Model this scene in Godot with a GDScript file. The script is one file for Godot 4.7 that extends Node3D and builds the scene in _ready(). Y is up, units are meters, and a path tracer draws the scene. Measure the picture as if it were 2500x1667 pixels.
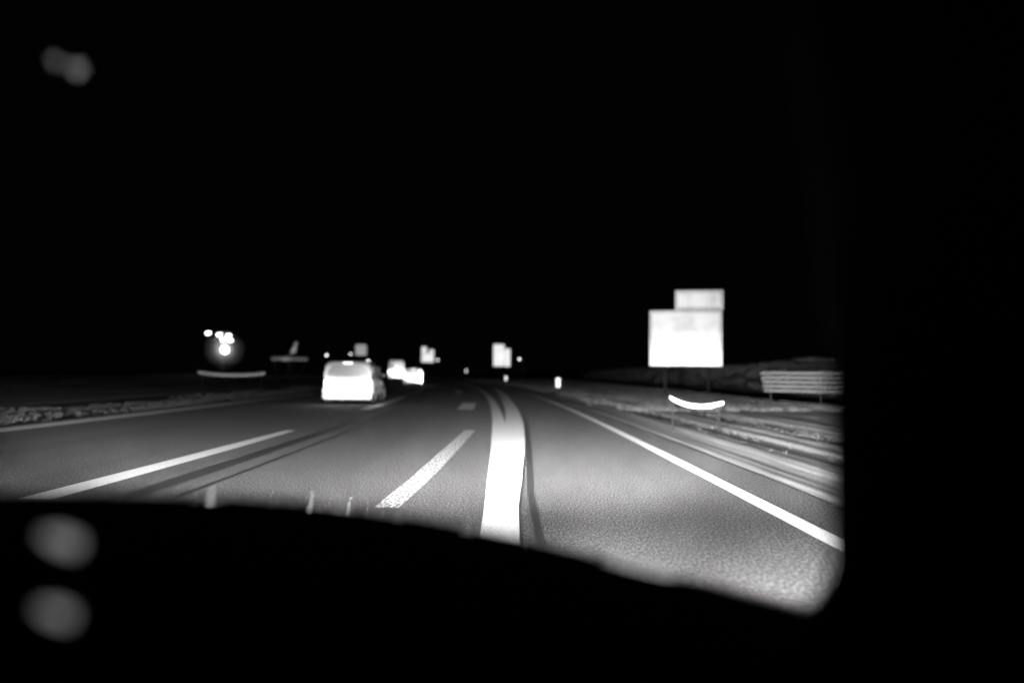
extends Node3D
# A motorway at night seen from the passenger seat: the road bends left, lit by the car's own headlamps.
# Camera at the origin of the road's arc, 1.1 m up; -z is ahead, +x right. The road follows a circle of radius R.

const R := 700.0
# the headlamps' pattern: [degrees to the left, degrees up, strength]; a low fan and a flat fan along the horizon
const BEAM_NEAR := [[22.0, -4.5, 15.0], [2.0, -5.0, 105.0], [-18.0, -5.0, 140.0], [-38.0, -4.0, 260.0]]
const BEAM_FAR := [[34.0, -0.3, 2500.0], [27.0, -0.5, 2200.0], [20.0, -1.1, 1700.0], [13.0, -1.7, 1300.0], [6.5, -1.5, 2000.0], [1.0, -1.1, 4000.0], [-5.0, -1.2, 4300.0], [-11.0, -1.0, 4400.0], [-17.5, -0.8, 4700.0], [-25.0, -0.8, 3600.0]]
const BEAM_FILL := [[11.0, 3.0, 420.0], [-12.5, 4.0, 1700.0], [-24.0, 2.0, 2200.0]]  # extra spots added to brighten the left car, the sign and the bank
var M := {}
var rng := RandomNumberGenerator.new()
var noise := FastNoiseLite.new()

# ------------------------------------------------------------------ helpers
func lin(v: float) -> Color:
	return Color(v, v, v).linear_to_srgb()

func mat(called: String, v: float, rough := 0.8, spec := 0.5, metal := 0.0) -> StandardMaterial3D:
	var m := StandardMaterial3D.new()
	m.resource_name = called
	m.albedo_color = lin(v)
	m.roughness = rough
	m.metallic = metal
	m.metallic_specular = spec
	M[called] = m
	return m

func glow(called: String, strength: float) -> StandardMaterial3D:
	var m := mat(called, 0.05, 0.4)
	m.emission_enabled = true
	m.emission = Color.WHITE
	m.emission_energy_multiplier = strength
	return m

func noise_tex(freq: float, kind: int, stops: Array, size := 1024, octaves := 3) -> NoiseTexture2D:
	var n := FastNoiseLite.new()
	n.seed = 7
	n.noise_type = kind
	n.frequency = freq
	n.fractal_octaves = octaves
	var t := NoiseTexture2D.new()
	t.width = size
	t.height = size
	t.seamless = true
	t.noise = n
	var g := Gradient.new()
	var off := PackedFloat32Array()
	var col := PackedColorArray()
	for s in stops:
		off.append(s[0])
		col.append(lin(s[1]))
	g.offsets = off
	g.colors = col
	t.color_ramp = g
	return t

func new_st() -> SurfaceTool:
	var st := SurfaceTool.new()
	st.begin(Mesh.PRIMITIVE_TRIANGLES)
	return st

func tri(st: SurfaceTool, a: Vector3, b: Vector3, c: Vector3) -> void:
	st.add_vertex(a)
	st.add_vertex(b)
	st.add_vertex(c)

# corners in clockwise order seen from the front
func quad(st: SurfaceTool, a: Vector3, b: Vector3, c: Vector3, d: Vector3) -> void:
	tri(st, a, b, c)
	tri(st, a, c, d)

func add_box(st: SurfaceTool, c: Vector3, s: Vector3, turn := Basis(), bevel := 0.0) -> void:
	# a box with chamfered edges along all sides (bevel > 0) or sharp
	st.set_smooth_group(-1)
	var h := s * 0.5
	var b := minf(bevel, minf(h.x, minf(h.y, h.z)) * 0.9)
	for axis in 3:
		for side in [-1.0, 1.0]:
			var u := (axis + 1) % 3
			var v := (axis + 2) % 3
			var p := []
			for k in [[-1, -1], [1, -1], [1, 1], [-1, 1]]:
				var q := Vector3()
				q[axis] = side * h[axis]
				q[u] = k[0] * (h[u] - b)
				q[v] = k[1] * (h[v] - b)
				p.append(c + turn * q)
			if side > 0:
				quad(st, p[3], p[2], p[1], p[0])
			else:
				quad(st, p[0], p[1], p[2], p[3])
	if b > 0.0:
		for axis in 3:
			var u := (axis + 1) % 3
			var v := (axis + 2) % 3
			for su in [-1.0, 1.0]:
				for sv in [-1.0, 1.0]:
					var p := []
					for k in [[-1, 0], [1, 0], [1, 1], [-1, 1]]:
						var q := Vector3()
						q[axis] = k[0] * (h[axis] - b)
						q[u] = su * (h[u] if k[1] == 0 else h[u] - b)
						q[v] = sv * (h[v] - b if k[1] == 0 else h[v])
						p.append(c + turn * q)
					if su * sv > 0:
						quad(st, p[3], p[2], p[1], p[0])
					else:
						quad(st, p[0], p[1], p[2], p[3])
		for sx in [-1.0, 1.0]:
			for sy in [-1.0, 1.0]:
				for sz in [-1.0, 1.0]:
					var a := c + turn * Vector3(sx * h.x, sy * (h.y - b), sz * (h.z - b))
					var d := c + turn * Vector3(sx * (h.x - b), sy * h.y, sz * (h.z - b))
					var e := c + turn * Vector3(sx * (h.x - b), sy * (h.y - b), sz * h.z)
					if sx * sy * sz > 0:
						tri(st, a, e, d)
					else:
						tri(st, a, d, e)

func add_tube(st: SurfaceTool, path: Array, radii: Array, sides := 10, caps := true) -> void:
	st.set_smooth_group(1)
	var rings := []
	for i in path.size():
		var t: Vector3 = (path[mini(i + 1, path.size() - 1)] - path[maxi(i - 1, 0)]).normalized()
		var up := Vector3.RIGHT if absf(t.x) < 0.8 else Vector3.UP
		var u := t.cross(up).normalized()
		var v := t.cross(u)
		var ring := []
		for k in sides:
			var a := TAU * k / sides
			ring.append(path[i] + (u * cos(a) + v * sin(a)) * float(radii[mini(i, radii.size() - 1)]))
		rings.append(ring)
	for i in path.size() - 1:
		for k in sides:
			var n := (k + 1) % sides
			quad(st, rings[i][k], rings[i][n], rings[i + 1][n], rings[i + 1][k])
	if caps:
		st.set_smooth_group(-1)
		for k in sides:
			var n := (k + 1) % sides
			tri(st, path[0], rings[0][n], rings[0][k])
			tri(st, path[-1], rings[-1][k], rings[-1][n])

# rings of equal length joined into a skin
func add_loft(st: SurfaceTool, rings: Array, caps := true, group := 1, closed := true) -> void:
	st.set_smooth_group(group)
	for i in rings.size() - 1:
		var n: int = rings[i].size()
		for k in (n if closed else n - 1):
			var j := (k + 1) % n
			quad(st, rings[i][k], rings[i + 1][k], rings[i + 1][j], rings[i][j])
	if caps:
		st.set_smooth_group(-1)
		for e in [0, rings.size() - 1]:
			var c := Vector3()
			for p in rings[e]:
				c += p
			c /= rings[e].size()
			for k in rings[e].size():
				var j: int = (k + 1) % rings[e].size()
				if e == 0:
					tri(st, c, rings[e][k], rings[e][j])
				else:
					tri(st, c, rings[e][j], rings[e][k])

func mesh_of(st: SurfaceTool) -> ArrayMesh:
	st.generate_normals()
	return st.commit()

func obj(called: String, st, m: Material, parent: Node3D = self) -> MeshInstance3D:
	var o := MeshInstance3D.new()
	o.name = called
	o.mesh = mesh_of(st) if st is SurfaceTool else st
	o.material_override = m
	parent.add_child(o, true)
	return o

func struct(called: String, st, m: Material, label: String) -> MeshInstance3D:
	var o := obj(called, st, m)
	o.set_meta("kind", "structure")
	o.set_meta("label", label)
	return o

func tag(o: Node3D, label: String, category: String, group := "") -> void:
	o.set_meta("label", label)
	o.set_meta("category", category)
	if group:
		o.set_meta("group", group)

func thing(called: String, label: String, category: String, at := Vector3.ZERO, turn := 0.0, group := "") -> Node3D:
	var o := Node3D.new()
	o.name = called
	add_child(o, true)
	o.position = at
	o.rotation.y = turn
	tag(o, label, category, group)
	return o

func spot(parent: Node3D, at: Vector3, yaw: float, pitch: float, half: float, energy: float, size := 0.08) -> void:
	var l := SpotLight3D.new()
	l.name = "headlamp_beam"
	l.position = at
	l.rotation_degrees = Vector3(pitch, yaw, 0)
	l.spot_angle = half
	l.spot_angle_attenuation = 1.0
	l.spot_range = 400.0
	l.spot_attenuation = 2.0
	l.light_energy = energy
	l.light_size = size
	l.light_color = Color.WHITE
	l.shadow_enabled = true
	parent.add_child(l, true)

func omni(parent: Node3D, at: Vector3, energy: float, size := 0.1) -> void:
	var l := OmniLight3D.new()
	l.name = "lamp_glow"
	l.position = at
	l.light_energy = energy
	l.light_size = size
	l.omni_range = 120.0
	l.omni_attenuation = 2.0
	l.shadow_enabled = true
	parent.add_child(l, true)

# a point on the road: s metres ahead along the arc, lat metres to the right of the wide line
func on_road(s: float, lat: float, y := 0.0) -> Vector3:
	var a := s / R
	return Vector3(-R + (R + lat) * cos(a), y, -(R + lat) * sin(a))

func lat_of(x: float, z: float) -> float:
	return Vector2(x + R, z).length() - R

# ------------------------------------------------------------------ materials
func make_materials() -> void:
	var asphalt := mat("asphalt", 1.0, 0.9, 0.35)
	asphalt.albedo_texture = noise_tex(0.085, FastNoiseLite.TYPE_SIMPLEX, [[0.0, 0.022], [0.35, 0.048], [0.5, 0.073], [0.65, 0.11], [1.0, 0.22]], 1024, 3)
	asphalt.uv1_triplanar = true
	asphalt.uv1_world_triplanar = true
	asphalt.uv1_scale = Vector3(0.5, 0.5, 0.16)
	asphalt.vertex_color_use_as_albedo = true
	asphalt.normal_enabled = true
	var nt := noise_tex(0.11, FastNoiseLite.TYPE_SIMPLEX, [[0.0, 0.0], [1.0, 1.0]], 1024, 2)
	nt.as_normal_map = true
	nt.bump_strength = 3.0
	asphalt.normal_texture = nt
	asphalt.normal_scale = 0.5
	var paint := mat("road_paint", 1.0, 0.75, 0.4)
	paint.albedo_texture = noise_tex(0.06, FastNoiseLite.TYPE_SIMPLEX, [[0.0, 0.35], [0.3, 0.66], [0.6, 0.78], [1.0, 0.86]], 512, 4)
	paint.uv1_triplanar = true
	paint.uv1_world_triplanar = true
	paint.uv1_scale = Vector3.ONE * 0.8
	var worn := mat("worn_paint", 1.0, 0.8, 0.3)
	worn.albedo_texture = noise_tex(0.05, FastNoiseLite.TYPE_SIMPLEX, [[0.0, 0.10], [0.4, 0.22], [0.6, 0.5], [1.0, 0.7]], 512, 4)
	worn.uv1_triplanar = true
	worn.uv1_world_triplanar = true
	worn.uv1_scale = Vector3(0.9, 0.9, 0.3)
	var tar := mat("tar", 1.0, 0.6, 0.4)
	tar.albedo_texture = noise_tex(0.03, FastNoiseLite.TYPE_SIMPLEX, [[0.0, 0.014], [0.6, 0.03], [1.0, 0.05]], 512, 4)
	tar.uv1_triplanar = true
	tar.uv1_world_triplanar = true
	var soil := mat("verge_soil", 1.0, 0.95, 0.2)
	soil.albedo_texture = noise_tex(0.05, FastNoiseLite.TYPE_SIMPLEX, [[0.0, 0.45], [0.4, 0.8], [0.7, 1.0], [1.0, 1.0]], 1024, 5)
	soil.uv1_triplanar = true
	soil.uv1_world_triplanar = true
	soil.uv1_scale = Vector3.ONE * 0.5
	soil.vertex_color_use_as_albedo = true
	var turf := mat("turf", 1.0, 0.95, 0.2)
	turf.albedo_texture = soil.albedo_texture
	turf.uv1_triplanar = true
	turf.uv1_world_triplanar = true
	turf.uv1_scale = Vector3.ONE * 0.23
	turf.vertex_color_use_as_albedo = true
	var blade := mat("grass_blade", 1.0, 0.8, 0.3)
	blade.vertex_color_use_as_albedo = true
	var bonnet := mat("black_paint", 0.006, 0.4, 0.0)
	bonnet.clearcoat_enabled = true
	bonnet.clearcoat = 1.0
	bonnet.clearcoat_roughness = 0.02
	mat("black_trim", 0.012, 0.85, 0.2)
	mat("dash_vinyl", 0.010, 0.9, 0.15)
	var pane := mat("windscreen_glass", 1.0, 0.0, 0.5)
	pane.transparency = BaseMaterial3D.TRANSPARENCY_ALPHA
	pane.albedo_color = Color(1, 1, 1, 0.02)
	var white := mat("white_paint", 0.78, 0.35, 0.5)
	white.clearcoat_enabled = true
	white.clearcoat = 0.6
	white.clearcoat_roughness = 0.08
	mat("silver_paint", 0.26, 0.4, 0.5)
	mat("misted_glass", 0.15, 0.25, 0.6)
	mat("rubber", 0.02, 0.9, 0.2)
	mat("alloy", 0.5, 0.35, 0.5, 0.6)
	mat("grey_plastic", 0.06, 0.7, 0.3)
	mat("plate_white", 0.7, 0.5)
	var face := mat("sign_face", 1.0, 0.6, 0.4)
	face.albedo_texture = noise_tex(0.004, FastNoiseLite.TYPE_SIMPLEX, [[0.0, 0.6], [0.5, 0.78], [1.0, 0.84]], 512, 4)
	face.uv1_triplanar = true
	face.uv1_scale = Vector3.ONE * 0.35
	mat("galvanised", 0.22, 0.55, 0.5, 0.3)
	mat("weathered_rail", 0.05, 0.7, 0.3)
	mat("dark_steel", 0.03, 0.6, 0.4)
	mat("post_white", 0.72, 0.6, 0.4)
	mat("concrete", 0.25, 0.9, 0.2)
	glow("headlamp_lens", 3.0)
	glow("tail_lamp_lens", 6.0)
	glow("glowing_reflector", 1.6)  # glow put in for headlamp light the marker posts throw back
	glow("street_lamp_lens", 7.0)
	glow("floodlight_lens", 9.0)
	glow("glowing_face", 0.85)  # glow standing for headlamp light on far signs; real on tower lamps
	glow("dim_sign_face", 0.4)
	glow("canopy_light", 0.16)
	glow("dash_lamp", 0.27)
	glow("button_lamp", 4.0)
	mat("black_steel", 0.005, 0.7, 0.2)

# ------------------------------------------------------------------ setting
func band(d: float) -> float:
	# how pale the verge is d metres from the edge of the road: gravel, ruts, grass
	var v := 0.075
	v += 0.05 * noise.get_noise_2d(d * 95.0, 11.0)
	v += 0.05 * noise.get_noise_2d(d * 40.0, 71.0)
	v -= 0.025 * exp(-pow((d - 0.35) / 0.2, 2.0))
	v += 0.05 * exp(-pow((d - 0.75) / 0.25, 2.0))
	v -= 0.05 * exp(-pow((d - 1.45) / 0.22, 2.0))
	v += 0.06 * exp(-pow((d - 2.2) / 0.4, 2.0))
	v -= 0.04 * exp(-pow((d - 2.9) / 0.2, 2.0))
	v += 0.05 * exp(-pow((d - 3.6) / 0.3, 2.0))
	v += 0.03 * exp(-pow(d / 0.3, 2.0))
	return clampf(v * 2.7, 0.03, 0.4)

func furrow(d: float) -> float:
	return 0.012 * noise.get_noise_2d(d * 40.0, 33.0) - 0.03 * exp(-pow((d - 2.9) / 0.3, 2.0)) - 0.03 * exp(-pow((d - 1.45) / 0.3, 2.0))

func build_road() -> void:
	var ss := []
	var s := -14.0
	while s < 420.0:
		ss.append(s)
		s += clampf(0.4 + absf(s) * 0.015, 0.4, 4.0)
	var lats := []
	var l := -9.75
	while l <= 2.83:
		lats.append(l)
		l += 0.1571
	var st := new_st()
	var ring := func(sv: float, last: float) -> Array: return []
	for i in ss.size() - 1:
		st.set_smooth_group(1)
		for k in lats.size() - 1:
			var cs := [[ss[i], lats[k]], [ss[i + 1], lats[k]], [ss[i + 1], lats[k + 1]], [ss[i], lats[k + 1]]]
			var ps := []
			for c in cs:
				ps.append(on_road(c[0], c[1], 0.0))
			for q in [0, 1, 2, 0, 2, 3]:
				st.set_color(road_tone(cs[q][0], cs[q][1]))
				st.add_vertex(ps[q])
		# sides down into the ground
		st.set_smooth_group(-1)
		st.set_color(Color(0.7, 0.7, 0.7))
		var a := on_road(ss[i], -9.75)
		var b := on_road(ss[i + 1], -9.75)
		quad(st, a + Vector3.DOWN * 0.3, b + Vector3.DOWN * 0.3, b, a)
		a = on_road(ss[i], lats[-1])
		b = on_road(ss[i + 1], lats[-1])
		quad(st, a, b, b + Vector3.DOWN * 0.3, a + Vector3.DOWN * 0.3)
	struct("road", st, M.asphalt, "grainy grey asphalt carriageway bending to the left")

func road_tone(s: float, lat: float) -> Color:
	var v := 1.0
	v += 0.16 * noise.get_noise_2d(lat * 26.0, s * 0.5)       # streaks along the lanes
	v += 0.10 * noise.get_noise_2d(lat * 7.0 + 400.0, s * 2.2)
	for w in [-7.2, -5.6, -2.7, -1.1, 0.75, 1.9]:               # polished wheel tracks
		v += 0.10 * exp(-pow((lat - w) / 0.33, 2.0))
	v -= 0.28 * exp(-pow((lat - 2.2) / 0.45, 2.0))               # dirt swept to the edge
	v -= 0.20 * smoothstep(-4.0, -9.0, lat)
	return Color(v, v, v)

# a painted strip, following the arc; the centre and width may change along it
func strip(called: String, m: Material, label: String, stops: Array, y := 0.004, step := 1.0) -> MeshInstance3D:
	var st := new_st()
	st.set_smooth_group(-1)
	for i in stops.size() - 1:
		var a: Array = stops[i]
		var b: Array = stops[i + 1]
		var n := maxi(1, int(ceil((b[0] - a[0]) / step)))
		for k in n:
			var p := []
			for f in [float(k) / n, float(k + 1) / n]:
				var sv: float = lerpf(a[0], b[0], f)
				var c: float = lerpf(a[1], b[1], f)
				var w: float = lerpf(a[2], b[2], f)
				var e := 0.006 * noise.get_noise_2d(sv * 90.0, c * 13.0)
				p.append(on_road(sv, c - w * 0.5 + e, y))
				p.append(on_road(sv, c + w * 0.5 - e, y))
			quad(st, p[0], p[2], p[3], p[1])
	return struct(called, st, m, label)

func build_markings() -> void:
	strip("solid_lane_line", M.road_paint, "broad solid white line curving away ahead of the bonnet", [[-2.0, -0.08, 0.24], [5.5, -0.05, 0.26], [9.0, -0.03, 0.33], [14.0, -0.05, 0.30], [40.0, -0.05, 0.24], [200.0, -0.05, 0.22]], 0.008)
	strip("split_lane_line", M.road_paint, "white line parting to the right from the broad solid line", [[6.5, 0.085, 0.01], [12.0, 0.17, 0.28], [18.0, 0.30, 0.40], [24.0, 0.42, 0.40], [34.0, 0.58, 0.40], [46.0, 0.9, 0.40], [60.0, 1.35, 0.3]], 0.012)
	strip("right_edge_line", M.road_paint, "straight white edge line beside the verge", [[-4.0, 2.15, 0.17], [10.0, 2.20, 0.17], [30.0, 2.30, 0.17], [220.0, 2.30, 0.17]])
	strip("left_edge_line", M.road_paint, "pale edge line on the far side of the carriageway", [[-4.0, -9.05, 0.6], [30.0, -9.05, 0.55], [60.0, -8.95, 0.36], [220.0, -8.95, 0.26]])
	strip("lane_dash", M.road_paint, "long white dash between the two left lanes, nearest one", [[6.9, -4.0, 0.3], [12.0, -3.98, 0.27], [15.2, -3.97, 0.2]])
	strip("lane_dash", M.road_paint, "white dash passing right of the white car ahead", [[24.0, -3.95, 0.34], [36.5, -3.92, 0.26]])
	strip("lane_dash", M.road_paint, "far white dash beyond the white car", [[46.0, -3.92, 0.2], [57.0, -3.92, 0.2]])
	strip("guide_dash", M.worn_paint, "slanting white dash just left of the broad solid line", [[6.6, -0.98, 0.2], [8.4, -0.89, 0.22], [11.0, -0.80, 0.22], [15.6, -0.62, 0.2]])
	strip("guide_dash", M.road_paint, "second, fainter dash left of the broad solid line", [[24.5, -0.98, 0.5], [30.0, -0.92, 0.5]])
	strip("guide_dash", M.road_paint, "farthest small dash left of the broad solid line", [[43.0, -1.5, 0.3], [52.0, -1.5, 0.3]])
	strip("tar_joint", M.tar, "dark tar joint running beside the left dashes", [[4.0, -3.28, 0.22], [60.0, -3.28, 0.20]], 0.004)
	strip("tar_joint", M.tar, "thin dark tar joint beside the nearest left dash", [[4.0, -2.86, 0.06], [60.0, -2.92, 0.06]], 0.004)
	strip("tar_joint", M.tar, "dark tar joint hugging the broad solid line", [[-2.0, 0.20, 0.05], [7.5, 0.22, 0.06], [12.0, 0.37, 0.07], [18.0, 0.57, 0.06], [24.0, 0.69, 0.04]], 0.004)

func crest_x(z: float) -> float:
	return 10.3 + 0.25 * noise.get_noise_1d(z * 3.0)

func height(x: float, z: float) -> float:
	var lat := lat_of(x, z)
	var y := -0.12
	if lat < -10.0:
		y = -0.06 + 0.10 * noise.get_noise_2d(x * 2.2, z * 2.2) * smoothstep(-10.0, -13.0, lat)
		if lat < -13.6 and lat > -26.2:
			y = -0.12
		y += 0.25 * smoothstep(-27.5, -60.0, lat)
	if x > 9.5:
		var c := x - crest_x(z)
		var k := smoothstep(-0.5, 0.2, c)
		var up := lerpf(-1.5, 2.0 + 0.35 * noise.get_noise_2d(x * 1.2, z * 0.9), smoothstep(2.2, 12.0, c))
		up = lerpf(0.0, up, smoothstep(0.1, 2.4, c)) if c < 2.4 else up
		y = lerpf(y, up, k)
		y += 0.12 * noise.get_noise_2d(x * 9.0, z * 9.0) * smoothstep(0.8, 2.5, c)
	return y

func ground_tone(x: float, z: float) -> Color:
	var lat := lat_of(x, z)
	var v := 0.055 + 0.03 * noise.get_noise_2d(x * 6.0, z * 2.0) + 0.02 * noise.get_noise_2d(x * 30.0, z * 4.0)
	if lat < -9.0:
		v += 0.03 * noise.get_noise_2d(lat * 22.0, z * 0.3)
		v += 0.05 * exp(-pow((lat + 10.2) / 0.5, 2.0))
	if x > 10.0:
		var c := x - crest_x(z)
		v = lerpf(v, 0.007, smoothstep(0.0, 0.4, c) * (1.0 - smoothstep(6.2, 7.4, c)))  # shade behind the crest, painted near-black over ditch and lower bank
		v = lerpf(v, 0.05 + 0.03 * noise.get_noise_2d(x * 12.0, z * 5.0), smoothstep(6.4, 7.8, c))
	v = clampf(v, 0.005, 0.2)
	return Color(v, v, v)

func build_ground() -> void:
	var xs := []
	var x := -1500.0
	while x < 1500.0:
		xs.append(x)
		var a := absf(x)
		x += 0.4 if x > 8.5 and x < 25.0 else (1.0 if a < 40.0 else (3.0 if a < 110.0 else (60.0 if a < 600.0 else 150.0)))
	xs.append(1500.0)
	var zs := []
	var z := 60.0
	while z > -2200.0:
		zs.append(z)
		z -= 1.0 if z > -70.0 and z < 12.0 else (3.0 if z > -160.0 else (8.0 if z > -420.0 else 120.0))
	zs.append(-2200.0)
	var st := new_st()
	st.set_smooth_group(0)
	for zz in zs:
		for xx in xs:
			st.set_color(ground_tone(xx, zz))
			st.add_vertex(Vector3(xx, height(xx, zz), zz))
	var w := xs.size()
	for j in zs.size() - 1:
		for i in w - 1:
			var a := j * w + i
			for q in [a, a + w, a + w + 1, a, a + w + 1, a + 1]:
				st.add_index(q)
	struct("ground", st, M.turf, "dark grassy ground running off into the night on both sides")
	# the opposite carriageway
	var so := new_st()
	so.set_smooth_group(1)
	for i in 110:
		var s := -10.0 + i * 3.0
		for k in 10:
			var ps := [on_road(s, -25.8 + k * 1.18, -0.004), on_road(s + 3.0, -25.8 + k * 1.18, -0.004), on_road(s + 3.0, -24.62 + k * 1.18, -0.004), on_road(s, -24.62 + k * 1.18, -0.004)]
			for q in [0, 1, 2, 0, 2, 3]:
				var v: float = 1.0 + 0.2 * noise.get_noise_2d(ps[q].x * 9.0, ps[q].z * 0.4)
				so.set_color(Color(v, v, v))
				so.add_vertex(ps[q])
	struct("opposite_road", so, M.asphalt, "faint opposite carriageway far to the left")
	strip("opposite_edge_line", M.road_paint, "faint pale line on the opposite carriageway", [[26.0, -24.9, 0.9], [62.0, -24.9, 0.9]], 0.004, 3.0)
	strip("opposite_edge_line", M.road_paint, "faint near edge line of the opposite carriageway", [[-4.0, -14.9, 0.2], [160.0, -14.9, 0.2]], 0.004, 3.0)

func build_verge() -> void:
	var ss := []
	var s := -6.0
	while s < 190.0:
		ss.append(s)
		s += clampf(0.22 + absf(s) * 0.012, 0.22, 3.0)
	var n := 110
	var st := new_st()
	st.set_smooth_group(0)
	for sv in ss:
		var e := on_road(sv, 2.79, -0.01)
		var c := Vector3(crest_x(e.z) + 0.2, 0.03, e.z)
		var wide := c.x - e.x
		for k in n + 1:
			var f := float(k) / n
			f = lerpf(f * f, f, 0.45)
			var d := wide * f
			var p := e.lerp(c, f)
			p.y += 0.03 * smoothstep(0.0, 0.9, d) * (1.0 - smoothstep(wide - 2.0, wide, d)) + furrow(d) * smoothstep(0.0, 0.3, d) * (1.0 - smoothstep(wide - 1.0, wide, d))
			p.y += 0.004 * noise.get_noise_2d(d * 130.0, sv * 8.0) + 0.016 * noise.get_noise_2d(d * 30.0, sv * 3.0) * smoothstep(1.0, 3.0, d)
			var v := band(d) * (1.0 + 0.3 * noise.get_noise_2d(d * 45.0 + 90.0, sv * 0.6) + 0.18 * noise.get_noise_2d(d * 160.0, sv * 3.0))
			st.set_color(Color(v, v, v))
			st.add_vertex(p)
	var w := n + 1
	for j in ss.size() - 1:
		for i in w - 1:
			var a := j * w + i
			for q in [a, a + w, a + w + 1, a, a + w + 1, a + 1]:
				st.add_index(q)
	struct("verge", st, M.verge_soil, "rutted gravel and grass verge right of the edge line")

func tuft_mesh(seed_: int) -> ArrayMesh:
	var r := RandomNumberGenerator.new()
	r.seed = seed_
	var st := new_st()
	st.set_smooth_group(-1)
	for i in 9:
		var a := r.randf() * TAU
		var base := Vector3(cos(a), 0, sin(a)) * r.randf() * 0.06
		var lean := Vector3(cos(a), 0, sin(a)) * r.randf_range(0.03, 0.13)
		var h := r.randf_range(0.09, 0.22)
		var side := Vector3(-sin(a), 0, cos(a)) * 0.006
		var mid := base + lean * 0.4 + Vector3.UP * h * 0.6
		var tip := base + lean + Vector3.UP * h
		var v := r.randf_range(0.045, 0.075)
		st.set_color(Color(v, v, v))
		quad(st, base - side, mid - side * 0.8, mid + side * 0.8, base + side)
		tri(st, mid - side * 0.8, tip, mid + side * 0.8)
	return mesh_of(st)

func scatter(label: String, spots: Array, small: float, big: float) -> void:
	var mm := MultiMesh.new()
	mm.transform_format = MultiMesh.TRANSFORM_3D
	mm.mesh = tuft_mesh(5)
	mm.instance_count = spots.size()
	for i in spots.size():
		var k := rng.randf_range(small, big)
		mm.set_instance_transform(i, Transform3D(Basis(Vector3.UP, rng.randf() * TAU).scaled(Vector3(k * 1.6, k, k * 1.6)), spots[i]))
	var o := MultiMeshInstance3D.new()
	o.name = "grass"
	o.multimesh = mm
	o.material_override = M.grass_blade
	add_child(o, true)
	o.set_meta("kind", "stuff")
	tag(o, label, "grass")

func build_grass() -> void:
	rng.seed = 42
	var spots := []
	for part in [[14000, 5.0, 22.0, 0.14, 0.38, "short tufts of grass scattered over the near right verge"], [34000, 24.0, 130.0, 0.45, 1.1, "rough grass over the far stretch of the right verge"]]:
		spots = []
		while spots.size() < part[0]:
			var s: float = part[1] + pow(rng.randf(), 1.25) * part[2]
			var e := on_road(s, 2.79)
			var c := crest_x(e.z)
			var d := pow(rng.randf(), 0.8) * (c + 0.4 - e.x)
			var dens := smoothstep(0.3, 3.6, d) * clampf(0.5 + 1.6 * noise.get_noise_2d(d * 34.0, s * 2.0), 0.03, 1.0)
			if rng.randf() < dens * smoothstep(3.0, 22.0, s + d * 0.8):
				spots.append(Vector3(e.x + d, -0.02, e.z))
		scatter(part[5], spots, part[3], part[4])
	spots = []
	while spots.size() < 22000:
		var s := 8.0 + pow(rng.randf(), 1.3) * 130.0
		var lat := -9.9 - rng.randf() * 3.9 if rng.randf() < 0.45 else -27.0 - pow(rng.randf(), 1.5) * 35.0
		var dens := clampf(0.45 + 1.6 * noise.get_noise_2d(lat * 20.0, s * 1.5), 0.05, 1.0)
		if rng.randf() < dens:
			var p := on_road(s, lat)
			spots.append(Vector3(p.x, height(p.x, p.z) - 0.02, p.z))
	scatter("dim grass on the median and beyond, left of the road", spots, 0.2, 0.6)
	spots = []
	while spots.size() < 14000:
		var z := -12.0 - pow(rng.randf(), 1.3) * 190.0
		var c := 7.0 + pow(rng.randf(), 0.8) * 9.5
		if rng.randf() < clampf(0.5 + 1.6 * noise.get_noise_2d(c * 20.0, z * 3.0), 0.08, 1.0):
			var x := crest_x(z) + c
			spots.append(Vector3(x, height(x, z) - 0.03, z))
	scatter("dim grass on the bank beyond the ditch painted dark as shade", spots, 0.8, 1.9)

# ------------------------------------------------------------------ the car we sit in
func bonnet_top(x: float) -> float:
	# level over most of its width, then falling away to the right wing
	var u := (x + 0.27) / 0.12
	var soft := log(1.0 + exp(minf(u, 30.0))) * 0.12
	return 0.910 - 0.215 * soft - 0.3 * pow(maxf(0.0, -0.95 - x), 2.0)

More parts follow.
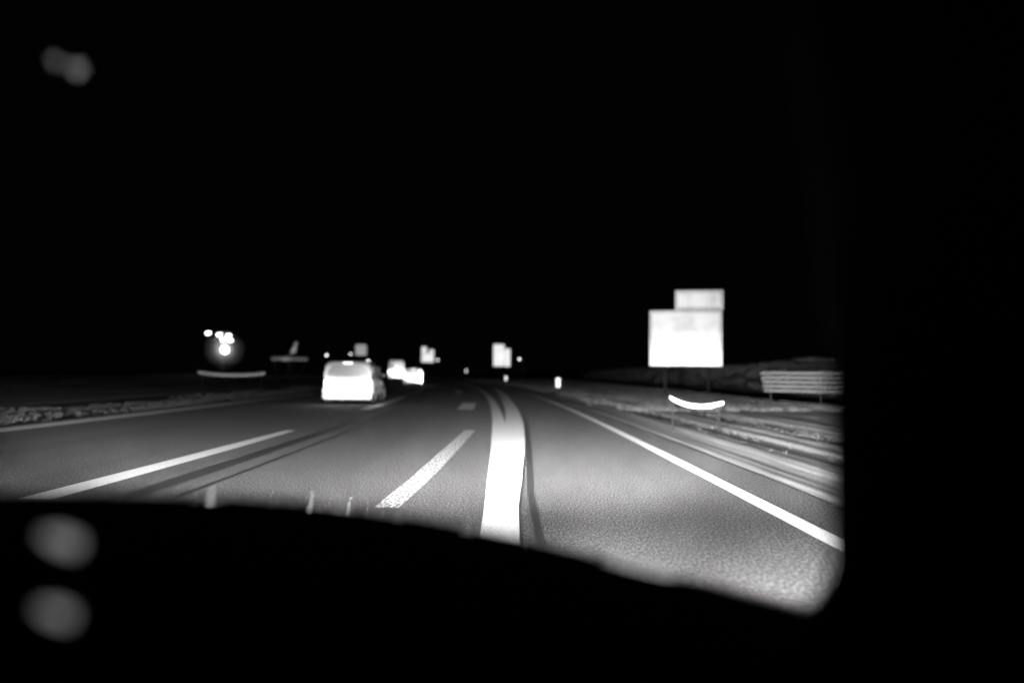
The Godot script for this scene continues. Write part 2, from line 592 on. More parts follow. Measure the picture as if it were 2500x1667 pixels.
func build_own_car() -> void:
	var car := thing("dark_car", "black car we look out of, its glossy bonnet along the bottom", "car")
	# bonnet: a crowned skin from the windscreen base to the nose, with thickness
	var st := new_st()
	st.set_smooth_group(1)
	var nx := 56
	var nz := 44
	var pts := []
	for j in nz + 1:
		var row := []
		var d := 0.86 + 1.10 * j / nz
		for i in nx + 1:
			var x := -1.32 + 1.88 * i / nx
			var k := d - 1.16
			var y := bonnet_top(x) - (0.62 if k > 0.0 else 0.35) * k * k
			y -= 0.3 * pow(maxf(0.0, d - 1.7), 1.6)
			row.append(Vector3(x, y, -d - 0.05 * cos((x + 0.4) * 1.6)))
		pts.append(row)
	for j in nz:
		for i in nx:
			quad(st, pts[j][i], pts[j + 1][i], pts[j + 1][i + 1], pts[j][i + 1])
	st.set_smooth_group(-1)
	for i in nx:
		quad(st, pts[nz][i], pts[nz][i] + Vector3(0, -0.03, 0.02), pts[nz][i + 1] + Vector3(0, -0.03, 0.02), pts[nz][i + 1])
	obj("bonnet", st, M.black_paint, car)
	st = new_st()
	st.set_smooth_group(-1)
	for i in nx:
		quad(st, pts[0][i], pts[0][i + 1], Vector3(pts[0][i + 1].x, 0.4, -0.94), Vector3(pts[0][i].x, 0.4, -0.94))
	obj("scuttle", st, M.black_trim, car)
	# wings below the bonnet's edges
	for side in [[0, -1.0], [nx, 1.0]]:
		st = new_st()
		st.set_smooth_group(1)
		for j in nz:
			var a: Vector3 = pts[j][side[0]]
			var b: Vector3 = pts[j + 1][side[0]]
			var a2 := Vector3(a.x + side[1] * 0.05, a.y - 0.16, a.z)
			var b2 := Vector3(b.x + side[1] * 0.05, b.y - 0.16, b.z)
			quad(st, a, b, b2, a2)
			quad(st, a2, b2, Vector3(b2.x, 0.3, b2.z), Vector3(a2.x, 0.3, a2.z))
		obj("wing", st, M.black_paint, car)
	st = new_st()
	add_box(st, Vector3(-0.38, 0.28, -1.97), Vector3(1.76, 0.18, 0.16), Basis(), 0.05)
	obj("bumper", st, M.black_trim, car)
	for side in [-1.0, 1.0]:
		st = new_st()
		add_tube(st, [Vector3(0, 0, 0.09), Vector3(0, 0, 0.0)], [0.06, 0.095], 20)
		var shell := obj("headlamp", st, M.alloy, car)
		shell.position = Vector3(-0.38 + side * 0.66, 0.47, -2.0)
		st = new_st()
		add_tube(st, [Vector3(0, 0, -0.002), Vector3(0, 0, -0.02), Vector3(0, 0, -0.03)], [0.09, 0.085, 0.06], 20)
		obj("lens", st, M.headlamp_lens, shell)
		var at: Vector3 = shell.position + Vector3(0, 0, -0.09)
		spot(car, at, 0.0, -10.0, 55.0, 26.0)                    # spread in front of the car
		for f in BEAM_NEAR:
			spot(car, at, f[0], f[1], 21.0, f[2] * 0.5)
		for f in BEAM_FILL:
			spot(car, at, f[0], f[1], 7.0, f[2] * 0.5)
		for k in 21:
			# overlapping narrow beams every three degrees, read off the pattern
			var yaw := 34.0 - k * 2.95
			for i in BEAM_FAR.size() - 1:
				var p: Array = BEAM_FAR[i]
				var q: Array = BEAM_FAR[i + 1]
				if yaw <= p[0] and yaw >= q[0]:
					var f: float = inverse_lerp(p[0], q[0], yaw)
					spot(car, at, yaw, lerpf(p[1], q[1], f), 5.6, lerpf(p[2], q[2], f) * 0.21)
					break
	# dashboard top: rolls down towards us
	st = new_st()
	st.set_smooth_group(1)
	var prof := [[-0.93, 0.845], [-0.80, 0.86], [-0.62, 0.845], [-0.50, 0.80], [-0.44, 0.70], [-0.44, 0.45]]
	for i in 40:
		for k in prof.size() - 1:
			var f := []
			for q in [i, i + 1]:
				var x: float = -1.25 + 1.78 * q / 40.0
				var drop := -0.10 * smoothstep(0.0, 0.5, x) - 0.06 * smoothstep(-0.3, 0.2, x) - 0.045
				f.append([Vector3(x, prof[k][1] + drop, prof[k][0]), Vector3(x, prof[k + 1][1] + drop, prof[k + 1][0])])
			quad(st, f[0][0], f[1][0], f[1][1], f[0][1])
	obj("dashboard", st, M.dash_vinyl, car)
	# two dim lit knobs on the dashboard, right under our eyes and far out of focus
	for b in [[Vector3(-0.438, 0.931, -0.80), 0.018], [Vector3(-0.42, 0.873, -0.76), 0.015]]:
		st = new_st()
		add_tube(st, [Vector3(0, 0, 0.02), Vector3(0, 0, -0.02)], [0.03, 0.03], 16)
		var knob := obj("knob", st, M.black_trim, car)
		knob.position = b[0] + Vector3(0, 0, -0.022)
		st = new_st()
		add_box(st, Vector3(0, 0, 0.003), Vector3(b[1] * 1.5, b[1] * 0.8, 0.006), Basis(Vector3.BACK, -0.3), 0.002)
		add_box(st, Vector3(-b[1] * 0.9, b[1] * 0.25, 0.003), Vector3(b[1] * 0.7, b[1] * 0.35, 0.006), Basis(Vector3.BACK, -0.3), 0.002)
		var face := obj("indicator_lamp", st, M.dash_lamp, knob)
		face.position = Vector3(0, 0, 0.0205)
		omni(knob, Vector3(0, 0, 0.05), 0.0000005, 0.012)
		st = new_st()
		add_box(st, Vector3(0, -0.12, -0.02), Vector3(0.03, 0.23, 0.02), Basis(), 0.004)
		obj("stalk", st, M.black_trim, knob)
	# right windscreen pillar with its trim, running back to the door
	st = new_st()
	var rings := []
	for k in 49:
		var f := k / 48.0
		var y := lerpf(0.55, 1.62, f)
		var lean := 0.10 * smoothstep(1.1, 1.62, y)
		var low := 0.11 * smoothstep(0.885, 0.72, y)          # the trim sweeps in at its foot
		var o := Vector3(-lean - low, y, lean * 1.5)
		rings.append([o + Vector3(0.376, 0, -0.955), o + Vector3(0.368, 0, -0.925), o + Vector3(0.390, 0, -0.86), o + Vector3(0.475 + low, 0, -0.66), o + Vector3(0.56 + low, 0, -0.52), o + Vector3(0.62 + low, 0, -0.60), o + Vector3(0.55 + low, 0, -0.92)])
	add_loft(st, rings)
	obj("windscreen_pillar", st, M.black_trim, car)
	# door and mirror housing outside it
	st = new_st()
	add_box(st, Vector3(0.56, 0.55, -0.15), Vector3(0.08, 0.62, 1.0), Basis(), 0.02)
	obj("door", st, M.black_trim, car)
	# windscreen pane, leaning back from the bonnet to the roof
	st = new_st()
	st.set_smooth_group(1)
	for i in 16:
		for k in 10:
			var p := []
			for c in [[i, k], [i, k + 1], [i + 1, k + 1], [i + 1, k]]:
				var u: float = c[0] / 16.0
				var v: float = c[1] / 10.0
				p.append(Vector3(lerpf(-1.22, 0.40, u), lerpf(0.855 - 0.10 * u, 1.60, v), lerpf(-0.98, -0.36, v) - 0.05 * sin(u * PI)))
			quad(st, p[0], p[1], p[2], p[3])
	obj("windscreen", st, M.windscreen_glass, car)
	st = new_st()
	add_box(st, Vector3(-0.38, 1.63, 0.2), Vector3(1.9, 0.05, 1.2), Basis(), 0.02)
	obj("roof", st, M.black_trim, car)
	# steering wheel, out of view to the left; its lit buttons mirror in the windscreen
	st = new_st()
	var rim := []
	var tilt := Basis(Vector3.RIGHT, 0.5)
	for k in 25:
		rim.append(tilt * Vector3(cos(TAU * k / 24.0) * 0.185, sin(TAU * k / 24.0) * 0.185, 0))
	add_tube(st, rim, [0.016], 10, false)
	var wheel := obj("steering_wheel", st, M.black_trim, car)
	wheel.position = Vector3(-0.76, 0.79, -0.22)
	st = new_st()
	add_box(st, Vector3.ZERO, Vector3(0.34, 0.05, 0.03), tilt, 0.01)
	obj("spoke", st, M.black_trim, wheel)
	for g in [[Vector3(-0.668, 0.862, -0.288), 0.010], [Vector3(-0.692, 0.874, -0.284), 0.006]]:
		st = new_st()
		var face_out := Vector3(0.15, 0.62, -0.78).normalized()
		add_tube(st, [Vector3.ZERO, face_out * 0.006, face_out * 0.009], [g[1], g[1] * 0.9, g[1] * 0.4], 12)
		var lamp := obj("indicator_lamp", st, M.button_lamp, wheel)
		lamp.position = g[0] - wheel.position

# ------------------------------------------------------------------ other vehicles
func outline(w: float, y0: float, y1: float, z: float, top_in: float, power := 4.0) -> Array:
	var ring := []
	for k in 28:
		var a := TAU * k / 28.0
		var cx := signf(cos(a)) * pow(absf(cos(a)), 2.0 / power)
		var cy := signf(sin(a)) * pow(absf(sin(a)), 2.0 / power)
		var y := lerpf(y0, y1, cy * 0.5 + 0.5)
		var inward := lerpf(1.0, 1.0 - top_in, smoothstep(0.2, 1.0, cy * 0.5 + 0.5))
		ring.append(Vector3(cx * w * inward, y, z))
	return ring

# seen from behind: the tail is at z = 0, the nose at z = -4.1
func make_car() -> Node3D:
	var t := thing("estate_car", "white estate car in the left lane, the nearest vehicle ahead", "car")
	var st := new_st()
	add_loft(st, [outline(0.76, 0.36, 0.86, -0.02, 0.02, 5.0), outline(0.83, 0.30, 0.90, -0.07, 0.03, 5.0), outline(0.87, 0.27, 0.93, -0.4, 0.04, 5.0), outline(0.88, 0.24, 0.95, -1.4, 0.05, 5.0), outline(0.88, 0.24, 0.94, -2.6, 0.05, 5.0), outline(0.86, 0.26, 0.84, -3.4, 0.06, 5.0), outline(0.80, 0.28, 0.72, -3.95, 0.08, 5.0), outline(0.66, 0.34, 0.62, -4.1, 0.08, 5.0)])
	obj("body", st, M.white_paint, t)
	st = new_st()
	add_loft(st, [outline(0.80, 0.84, 1.30, -0.03, 0.05, 7.0), outline(0.82, 0.84, 1.42, -0.07, 0.08, 7.0), outline(0.82, 0.84, 1.46, -0.2, 0.10, 6.0), outline(0.82, 0.84, 1.49, -1.5, 0.12, 6.0), outline(0.80, 0.84, 1.43, -2.2, 0.14, 5.0), outline(0.76, 0.80, 0.95, -3.0, 0.1, 5.0)])
	obj("cabin", st, M.silver_paint, t)
	# rear window, a slightly proud curved pane following the tailgate
	st = new_st()
	st.set_smooth_group(1)
	for i in 10:
		for k in 4:
			var p := []
			for c in [[i, k], [i, k + 1], [i + 1, k + 1], [i + 1, k]]:
				var u: float = c[0] / 5.0 - 1.0
				var v: float = c[1] / 4.0
				p.append(Vector3(u * lerpf(0.70, 0.66, v), lerpf(0.95, 1.33, v), lerpf(-0.008, -0.022, v) - 0.015 * u * u))
			quad(st, p[3], p[2], p[1], p[0])
	obj("rear_window", st, M.misted_glass, t)
	for s in [-1.0, 1.0]:
		st = new_st()
		add_box(st, Vector3(s * 0.80, 1.14, -1.4), Vector3(0.03, 0.30, 2.0), Basis(Vector3.BACK, s * 0.08), 0.004)
		obj("side_window", st, M.misted_glass, t)
		st = new_st()
		add_box(st, Vector3(s * 0.70, 0.74, -0.03), Vector3(0.17, 0.20, 0.07), Basis(Vector3.UP, s * 0.22), 0.025)
		var tail := obj("tail_lamp", st, M.tail_lamp_lens, t)
		omni(tail, Vector3(s * 0.70, 0.74, 0.06), 0.35, 0.08)
		st = new_st()
		add_box(st, Vector3(s * 0.92, 0.98, -2.55), Vector3(0.16, 0.11, 0.09), Basis(), 0.03)
		obj("door_mirror", st, M.grey_plastic, t)
		for z in [-0.75, -3.25]:
			st = new_st()
			add_tube(st, [Vector3(s * 0.66, 0.31, z), Vector3(s * 0.69, 0.31, z), Vector3(s * 0.85, 0.31, z), Vector3(s * 0.875, 0.31, z)], [0.28, 0.31, 0.31, 0.28], 20)
			var wheel := obj("wheel", st, M.rubber, t)
			st = new_st()
			add_tube(st, [Vector3(s * 0.86, 0.31, z), Vector3(s * 0.885, 0.31, z)], [0.20, 0.18], 16)
			obj("rim", st, M.alloy, wheel)
	st = new_st()
	add_box(st, Vector3(0, 0.36, 0.02), Vector3(1.66, 0.38, 0.14), Basis(), 0.05)
	obj("rear_bumper", st, M.white_paint, t)
	st = new_st()
	add_box(st, Vector3(0, 0.66, 0.0), Vector3(0.52, 0.11, 0.02), Basis(), 0.004)
	obj("number_plate", st, M.plate_white, t)
	st = new_st()
	add_tube(st, [Vector3(0.02, 0.96, 0.0), Vector3(-0.38, 1.02, -0.04)], [0.008, 0.006], 6)
	obj("rear_wiper", st, M.grey_plastic, t)
	st = new_st()
	add_box(st, Vector3(0, 1.405, -0.04), Vector3(0.3, 0.025, 0.03), Basis(), 0.006)
	obj("brake_lamp", st, M.tail_lamp_lens, t)
	st = new_st()
	add_tube(st, [Vector3(-0.5, 0.27, -0.15), Vector3(-0.5, 0.26, 0.05)], [0.03, 0.03], 10)
	obj("exhaust_pipe", st, M.alloy, t)
	return t

func make_van() -> Node3D:
	var t := thing("panel_van", "tall white van beyond the others, left of the second car", "van")
	var st := new_st()
	add_loft(st, [outline(0.93, 0.42, 2.56, -0.02, 0.05, 9.0), outline(0.96, 0.38, 2.62, -0.08, 0.06, 8.0), outline(0.97, 0.36, 2.64, -3.6, 0.08, 8.0), outline(0.95, 0.36, 2.3, -4.5, 0.12, 6.0), outline(0.9, 0.38, 1.3, -5.2, 0.06, 5.0), outline(0.8, 0.42, 1.0, -5.6, 0.06, 5.0)])
	obj("body", st, M.white_paint, t)
	for s in [-1.0, 1.0]:
		st = new_st()
		add_box(st, Vector3(s * 0.43, 1.42, 0.0), Vector3(0.80, 1.75, 0.05), Basis(), 0.02)
		var door := obj("rear_door", st, M.white_paint, t)
		st = new_st()
		add_box(st, Vector3(s * 0.43, 1.82, 0.03), Vector3(0.56, 0.5, 0.012), Basis(), 0.004)
		obj("window", st, M.misted_glass, door)
		st = new_st()
		add_box(st, Vector3(s * 0.89, 1.15, 0.0), Vector3(0.11, 0.4, 0.06), Basis(), 0.02)
		var tail := obj("tail_lamp", st, M.tail_lamp_lens, t)
		omni(tail, Vector3(s * 0.89, 1.15, 0.09), 0.35, 0.08)
		for z in [-1.0, -4.5]:
			st = new_st()
			add_tube(st, [Vector3(s * 0.70, 0.34, z), Vector3(s * 0.73, 0.34, z), Vector3(s * 0.92, 0.34, z), Vector3(s * 0.945, 0.34, z)], [0.30, 0.34, 0.34, 0.30], 18)
			obj("wheel", st, M.rubber, t)
	st = new_st()
	add_box(st, Vector3(0, 0.42, 0.04), Vector3(1.8, 0.2, 0.14), Basis(), 0.04)
	obj("rear_bumper", st, M.grey_plastic, t)
	st = new_st()
	add_box(st, Vector3(0.0, 0.66, 0.0), Vector3(0.52, 0.11, 0.04), Basis(), 0.004)
	obj("number_plate", st, M.plate_white, t)
	return t

func place_on_road(o: Node3D, s: float, lat: float) -> void:
	o.position = on_road(s, lat, 0.013)
	o.rotation.y = s / R

func copy(o: Node3D, label: String) -> Node3D:
	var c: Node3D = o.duplicate()
	c.name = o.name
	add_child(c, true)
	c.set_meta("label", label)
	return c

func build_traffic() -> void:
	var car := make_car()
	car.set_meta("group", "cars ahead in the left lane")
	var b := copy(car, "pale car with bright tail lamps, second ahead in the left lane")
	for part in ["cabin", "rear_window"]:
		b.get_node(part).material_override = M.white_paint
	place_on_road(car, 27.6, -5.05)
	place_on_road(b, 74.0, -5.1)
	place_on_road(make_van(), 100.0, -7.1)

# ------------------------------------------------------------------ signs, posts, rails
func sign_panel(t: Node3D, c: Vector3, w: float, h: float, face: Material) -> void:
	var st := new_st()
	add_box(st, c, Vector3(w, h, 0.05), Basis(), 0.012)
	var p := obj("panel", st, M.galvanised, t)
	st = new_st()
	add_box(st, c + Vector3(0, 0, 0.028), Vector3(w - 0.05, h - 0.05, 0.006), Basis(), 0.002)
	obj("face", st, face, p)

func sign_posts(t: Node3D, xs: Array, top: float, foot: float, r: float) -> void:
	for x in xs:
		var st := new_st()
		add_tube(st, [Vector3(x, foot, -0.14), Vector3(x, top, -0.14)], [r], 12)
		var p := obj("post", st, M.black_steel, t)
		st = new_st()
		add_tube(st, [Vector3(x, foot - 0.1, -0.14), Vector3(x, foot + 0.12, -0.14)], [r * 3.2, r * 2.6], 12)
		obj("footing", st, M.concrete, p)

func build_signs() -> void:
	# big two-panel sign on the right verge
	var t := thing("direction_sign", "large white sign with a smaller tab on its top right, over the right verge", "sign", Vector3(8.65, 0, -40), -0.19)
	sign_panel(t, Vector3(0.0, 2.94, 0), 3.55, 2.78, M.sign_face)
	sign_panel(t, Vector3(0.66, 4.85, 0), 2.35, 0.98, M.sign_face)
	for r in [[0.0, 2.94, 3.55, 2.78], [0.66, 4.85, 2.35, 0.98]]:
		# a thin dark line all round, inset from the edge
		for side in [[0, 1], [0, -1], [1, 0], [-1, 0]]:
			var bar := new_st()
			var long := Vector3(r[2] - 0.16, 0.05, 0.006) if side[0] == 0 else Vector3(0.05, r[3] - 0.27, 0.006)
			add_box(bar, Vector3(r[0] + side[0] * (r[2] * 0.5 - 0.105), r[1] + side[1] * (r[3] * 0.5 - 0.105), 0.034), long, Basis(), 0.002)
			obj("border", bar, M.galvanised, t)
	sign_posts(t, [-1.0], 4.25, -0.1, 0.057)
	sign_posts(t, [1.1], 5.3, -0.1, 0.057)
	for y in [1.9, 2.95, 4.0, 4.65, 5.15]:
		var st := new_st()
		add_box(st, Vector3(0.0 if y < 4.3 else 0.72, y, -0.06), Vector3(3.1 if y < 4.3 else 2.1, 0.06, 0.06), Basis(), 0.01)
		obj("brace", st, M.dark_steel, t)
	# far sign over the right verge
	t = thing("direction_sign", "white stepped sign straight ahead, beyond the line's bend", "sign", Vector3(-1.5, 0, -118), 0.02)
	sign_panel(t, Vector3(-0.42, 3.78, 0), 1.62, 3.25, M.glowing_face)  # face glows in place of headlamp light thrown back
	sign_panel(t, Vector3(0.84, 3.45, 0), 0.88, 2.65, M.glowing_face)
	sign_posts(t, [-0.7, 0.7], 5.0, -0.15, 0.07)
	omni(t, Vector3(0, 3.6, 0.6), 1.2, 0.5)  # added light, no lamp stands before the sign
	# farthest sign, left of it
	t = thing("direction_sign", "small white sign with added glow and two upright tabs, above the cars", "sign", Vector3(-20.9, 0, -200), 0.12)
	sign_panel(t, Vector3(-0.06, 4.85, 0), 3.1, 2.2, M.glowing_face)  # glow stands for headlamp light returned by the panels
	sign_panel(t, Vector3(-0.95, 6.8, 0), 1.3, 1.6, M.glowing_face)
	sign_panel(t, Vector3(0.86, 6.45, 0), 1.25, 0.9, M.glowing_face)
	sign_posts(t, [-1.0, 1.0], 6.6, -0.15, 0.09)
	omni(t, Vector3(0, 5.0, 0.8), 1.5, 0.6)  # added light here too, without a lamp of its own
	# lit board beyond, above the white car
	t = thing("lit_board", "dim lit board on a pole above the white car", "sign", Vector3(-62.0, 0, -330), 0.18)
	for k in 4:
		sign_panel(t, Vector3(0.0, 8.6 + k * 1.12, 0), 4.6 - 0.3 * (k % 2), 0.95, M.dim_sign_face)
	sign_posts(t, [-1.4, 1.4], 12.0, -0.1, 0.12)
	omni(t, Vector3(0, 9.0, 1.0), 1.5, 0.8)

func delineator(at: Vector3, label: String, body: Material, lens: Material, k := 1.0) -> Node3D:
	var t := thing("delineator_post", label, "roadside post", at, 0.0, "marker posts along the right edge of the road")
	var st := new_st()
	var rings := []
	for y in [0.0, 0.55, 0.82]:
		rings.append([Vector3(-0.06, y, 0.04), Vector3(0, y, 0.055), Vector3(0.06, y, 0.04), Vector3(0.05, y, -0.05), Vector3(-0.05, y, -0.05)])
	add_loft(st, rings, true, -1)
	obj("post", st, body, t)
	st = new_st()
	add_loft(st, [[Vector3(-0.062, 0.82, 0.042), Vector3(0, 0.82, 0.057), Vector3(0.062, 0.82, 0.042), Vector3(0.052, 0.82, -0.052), Vector3(-0.052, 0.82, -0.052)], [Vector3(-0.062, 0.86, 0.042), Vector3(0, 0.87, 0.057), Vector3(0.062, 0.90, 0.042), Vector3(0.052, 0.94, -0.052), Vector3(-0.052, 0.90, -0.052)]], true, -1)
	obj("cap", st, M.rubber, t)
	st = new_st()
	add_box(st, Vector3(0, 0.70, 0.062), Vector3(0.07 * k, 0.17 * k, 0.012), Basis(), 0.004)
	obj("reflector", st, lens, t)  # glows by itself in place of returned headlamp light
	return t

# a made-up bar shaped like a smeared light trail, on two stub posts
func trail_bar(called: String, label: String, a: Vector3, b: Vector3, sag: float, tall: float, m: Material) -> void:
	var mid := (a + b) * 0.5
	var t := thing(called, label, "light trail bar", Vector3(mid.x, 0, mid.z))
	var along := (b - a)
	var flat := Vector3(along.x, 0, along.z).normalized()
	var out := flat.cross(Vector3.UP)
	var rings := []
	for i in 17:
		var f := i / 16.0
		var p := a.lerp(b, f) - Vector3(mid.x, 0, mid.z)
		p.y -= sag * (1.0 - pow(2.0 * f - 1.0, 2.0)) * (1.0 - 0.25 * (f - 0.5))
		var h := tall * (1.0 + 0.12 * sin(f * PI))
		rings.append([p + Vector3.UP * h * 0.5 - out * 0.005, p + Vector3.UP * h * 0.2 + out * 0.03, p - Vector3.UP * h * 0.2 + out * 0.03, p - Vector3.UP * h * 0.5 - out * 0.005, p - Vector3.UP * h * 0.4 - out * 0.03, p + Vector3.UP * h * 0.4 - out * 0.03])
	var st := new_st()
	add_loft(st, rings, true, -1)
	obj("rail", st, m, t)
	for f in [0.06, 0.94]:
		var p := a.lerp(b, f) - Vector3(mid.x, 0, mid.z) - out * 0.07
		st = new_st()
		add_box(st, Vector3(p.x, p.y * 0.5 - 0.05, p.z), Vector3(0.035, p.y, 0.035), Basis(), 0.006)
		obj("post", st, M.black_steel, t)

func build_roadside() -> void:
	delineator(on_road(39.0, 3.35, -0.02), "marker post with a tall self-glowing reflector, nearest along the right edge", M.black_steel, M.glowing_reflector, 2.6)
	delineator(on_road(73.0, 3.3, -0.02), "marker post with a small self-glowing reflector, under the stepped sign", M.dark_steel, M.glowing_reflector, 2.2)
	delineator(on_road(118.0, 3.3, 0.75), "farthest marker post, small reflector left of the stepped sign", M.dark_steel, M.glowing_reflector, 2.6)
	trail_bar("light_trail_bar", "short bright made-up bar shaped as a light trail on the right verge under the large sign", Vector3(3.12, 0.66, -15.8), Vector3(4.18, 0.56, -15.9), 0.12, 0.07, M.post_white)
	trail_bar("light_trail_bar", "long thin made-up bar shaped as a light trail on the left, below the floodlights", Vector3(-15.6, 1.04, -40.0), Vector3(-12.4, 1.00, -40.4), 0.12, 0.14, M.galvanised)
	# fence on the crest, made up for smeared stripes of light, behind the pillar
	var t := thing("streak_rails", "made-up grey rails shaped as smeared stripes of light on the crest at the right pillar", "stripe_rails", Vector3(10.6, 0.0, -27.5), -0.05)
	for k in 5:
		var st := new_st()
		add_box(st, Vector3(-0.03 * k, 0.58 + k * 0.155, 0.0), Vector3(3.9, 0.085, 0.045), Basis(Vector3.BACK, -0.014 + 0.004 * k), 0.012)
		obj("rail", st, M.weathered_rail, t)
	for x in [-1.7, 0.0, 1.7]:
		var st := new_st()
		add_box(st, Vector3(x, 0.6, -0.065), Vector3(0.05, 1.3, 0.05), Basis(), 0.01)
		obj("post", st, M.black_steel, t)

# ------------------------------------------------------------------ far lamps and buildings
func lamp_post(label: String, head: Vector3, size: float, energy: float, turn := 0.0) -> Node3D:
	var t := thing("street_lamp", label, "street lamp", Vector3(head.x, 0, head.z), turn, "far street lamps along the motorway")
	var st := new_st()
	add_tube(st, [Vector3(0.9, -0.1, -0.2), Vector3(0.9, head.y - 0.3, -0.2), Vector3(0.6, head.y + 0.15, -0.2), Vector3(0.1, head.y + 0.2, -0.2)], [0.09, 0.06, 0.045, 0.04], 8)
	obj("pole", st, M.dark_steel, t)
	st = new_st()
	add_box(st, Vector3(0, head.y + 0.18, -0.1), Vector3(size * 1.5, 0.12, 0.3), Basis(), 0.03)
	obj("housing", st, M.dark_steel, t)
	st = new_st()
	add_tube(st, [Vector3(0, head.y - size * 0.5, -0.02), Vector3(0, head.y - size * 0.32, 0), Vector3(0, head.y, 0), Vector3(0, head.y + size * 0.2, 0)], [size * 0.15, size * 0.42, size * 0.5, size * 0.3], 12)
	obj("lens", st, M.street_lamp_lens, t)
	omni(t, Vector3(0, head.y, size * 0.7), energy, size * 0.5)
	return t

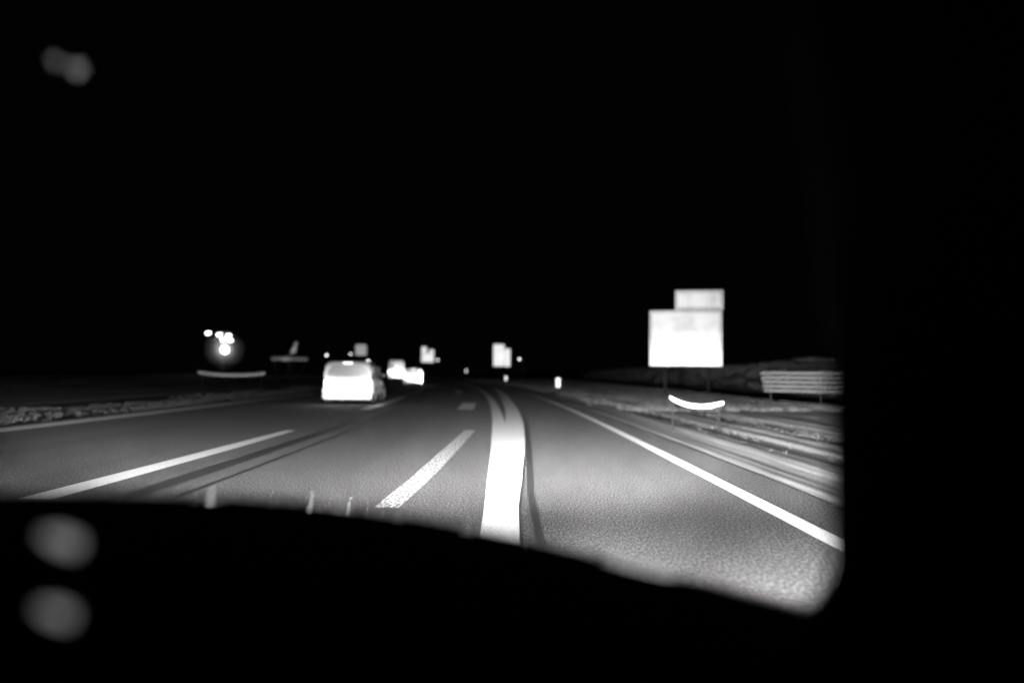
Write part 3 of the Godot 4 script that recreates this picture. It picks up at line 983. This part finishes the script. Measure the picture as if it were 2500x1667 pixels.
func build_far_lights() -> void:
	lamp_post("small street lamp right of the stepped sign ahead", Vector3(1.9, 4.8, -200), 0.42, 1.5)
	lamp_post("small street lamp just right of the two-tab glowing sign", Vector3(-22.2, 5.1, -240), 0.36, 1.5)
	lamp_post("street lamp over the left corner of the white car's roof", Vector3(-60.0, 6.6, -260), 0.55, 3.0)
	lamp_post("street lamp left of the dim lit board", Vector3(-64.3, 8.4, -320), 0.5, 3.0)
	lamp_post("street lamp under the dim lit board", Vector3(-57.2, 5.7, -320), 0.8, 3.0)
	# floodlight mast on the left
	var t := thing("floodlight_mast", "tall mast with five floodlights and a bright lower lamp at left", "lamp mast", Vector3(-72.0, 0, -200), 0.25)
	var st := new_st()
	add_tube(st, [Vector3(0, -0.1, -0.3), Vector3(0, 11.0, -0.3)], [0.22, 0.12], 12)
	obj("mast", st, M.dark_steel, t)
	for y in [10.55, 8.95]:
		st = new_st()
		add_box(st, Vector3(-0.6, y, -0.25), Vector3(6.2, 0.12, 0.12), Basis(), 0.02)
		obj("crossbar", st, M.dark_steel, t)
	for p in [Vector3(-3.5, 10.5, 0), Vector3(-0.9, 10.15, 0), Vector3(1.3, 9.95, 0), Vector3(0.1, 8.85, 0), Vector3(1.7, 8.75, 0)]:
		st = new_st()
		add_box(st, p + Vector3(0, 0, -0.1), Vector3(1.15, 0.62, 0.25), Basis(Vector3.BACK, 0.15), 0.05)
		var f := obj("floodlight", st, M.dark_steel, t)
		st = new_st()
		add_box(st, p + Vector3(0, 0, 0.04), Vector3(1.05, 0.5, 0.03), Basis(Vector3.BACK, 0.15), 0.01)
		obj("lens", st, M.floodlight_lens, f)
	omni(t, Vector3(-0.5, 9.8, 0.8), 12.0, 0.5)
	st = new_st()
	add_tube(st, [Vector3(0.25, 7.25, 0.0), Vector3(0.35, 7.0, 0.05), Vector3(0.5, 6.4, 0.1), Vector3(0.62, 5.8, 0.1), Vector3(0.66, 5.6, 0.05)], [0.45, 0.75, 0.85, 0.65, 0.3], 16)
	obj("globe_lamp", st, M.floodlight_lens, t)
	omni(t, Vector3(0.45, 6.4, 1.4), 25.0, 0.8)
	var halo := thing("halo", "added glowing mist round the bright lower lamp of the mast", "halo", t.position + Vector3(0.45, 6.4, 0.0))
	halo.set_meta("kind", "stuff")
	for f in [[9.5, 0.008], [7.0, 0.014], [5.0, 0.03], [3.4, 0.05]]:  # nested fog added to imitate glare round the lamp
		var fog := FogVolume.new()
		fog.name = "halo_layer"
		fog.shape = RenderingServer.FOG_VOLUME_SHAPE_ELLIPSOID
		fog.size = Vector3.ONE * float(f[0])
		var fm := FogMaterial.new()
		fm.density = f[1]
		fm.albedo = Color(0.95, 0.95, 0.95)
		fog.material = fm
		halo.add_child(fog, true)
	# filling station canopy in the distance
	t = thing("station_canopy", "low canopy with dim lit edge in the far left distance", "canopy", Vector3(-88.5, 0, -320), 0.27)
	st = new_st()
	add_box(st, Vector3(0, 6.6, -3.0), Vector3(14.0, 1.0, 8.0), Basis(), 0.1)
	obj("roof_slab", st, M.concrete, t)
	for k in 7:
		st = new_st()
		add_box(st, Vector3(-6.0 + k * 2.0, 6.05 + 0.12 * sin(k * 2.1), 1.08), Vector3(1.7, 0.9 - 0.25 * absf(k - 2.5) * 0.3, 0.1), Basis(), 0.02)
		obj("light_panel", st, M.canopy_light, t)
	for x in [-5.5, 0.0, 5.5]:
		st = new_st()
		add_box(st, Vector3(x, 3.0, -3.0), Vector3(0.4, 6.2, 0.4), Basis(), 0.05)
		obj("column", st, M.dark_steel, t)
	omni(t, Vector3(-1.5, 5.2, 1.6), 6.0, 0.5)
	t = thing("lamp_tower", "slim tower of three lamps above the canopy's right end", "lamp mast", Vector3(-85.6, 0, -316), 0.2)
	st = new_st()
	add_tube(st, [Vector3(0, -0.1, -0.3), Vector3(0.3, 12.4, -0.3)], [0.2, 0.1], 8)
	obj("mast", st, M.dark_steel, t)
	for k in 4:
		st = new_st()
		add_box(st, Vector3(-0.5 + 0.35 * k, 8.8 + k * 1.15, 0), Vector3(1.9 - 0.3 * k, 0.26, 0.2), Basis(Vector3.BACK, 0.25), 0.04)
		obj("lamp", st, M.glowing_face, t)
	omni(t, Vector3(0.2, 10.4, 0.9), 3.0, 0.4)

# ------------------------------------------------------------------ scene
func _ready() -> void:
	rng.seed = 1
	noise.seed = 3
	noise.noise_type = FastNoiseLite.TYPE_SIMPLEX
	noise.frequency = 0.05
	noise.fractal_octaves = 2

	var cam := Camera3D.new()
	cam.name = "camera"
	cam.position = Vector3(0, 1.1, 0)
	cam.rotation_degrees = Vector3(2.29, 0, 0.5)
	cam.fov = 46.0
	cam.near = 0.05
	cam.far = 4000.0
	var lens_ := CameraAttributesPhysical.new()
	lens_.frustum_focal_length = 28.27
	lens_.frustum_focus_distance = 7.0
	lens_.exposure_aperture = 0.6
	lens_.frustum_near = 0.05
	lens_.frustum_far = 4000.0
	cam.attributes = lens_
	add_child(cam)
	cam.current = true

	var env := Environment.new()
	env.background_mode = Environment.BG_SKY
	var sky := Sky.new()
	var night := ProceduralSkyMaterial.new()
	night.sky_top_color = Color(0.012, 0.012, 0.012)
	night.sky_horizon_color = Color(0.018, 0.018, 0.018)
	night.sky_curve = 0.15
	night.ground_bottom_color = Color(0.01, 0.01, 0.01)
	night.ground_horizon_color = Color(0.018, 0.018, 0.018)
	sky.sky_material = night
	env.sky = sky
	env.background_energy_multiplier = 0.5
	env.tonemap_mode = Environment.TONE_MAPPER_LINEAR
	env.tonemap_exposure = 1.0
	env.sdfgi_enabled = true
	env.ssao_enabled = true
	env.ssil_enabled = true
	env.volumetric_fog_enabled = true
	env.volumetric_fog_density = 0.0
	var we := WorldEnvironment.new()
	we.name = "night"
	we.environment = env
	add_child(we)

	make_materials()
	build_ground()
	build_road()
	build_markings()
	build_verge()
	build_grass()
	build_own_car()
	build_traffic()
	build_signs()
	build_roadside()
	build_far_lights()
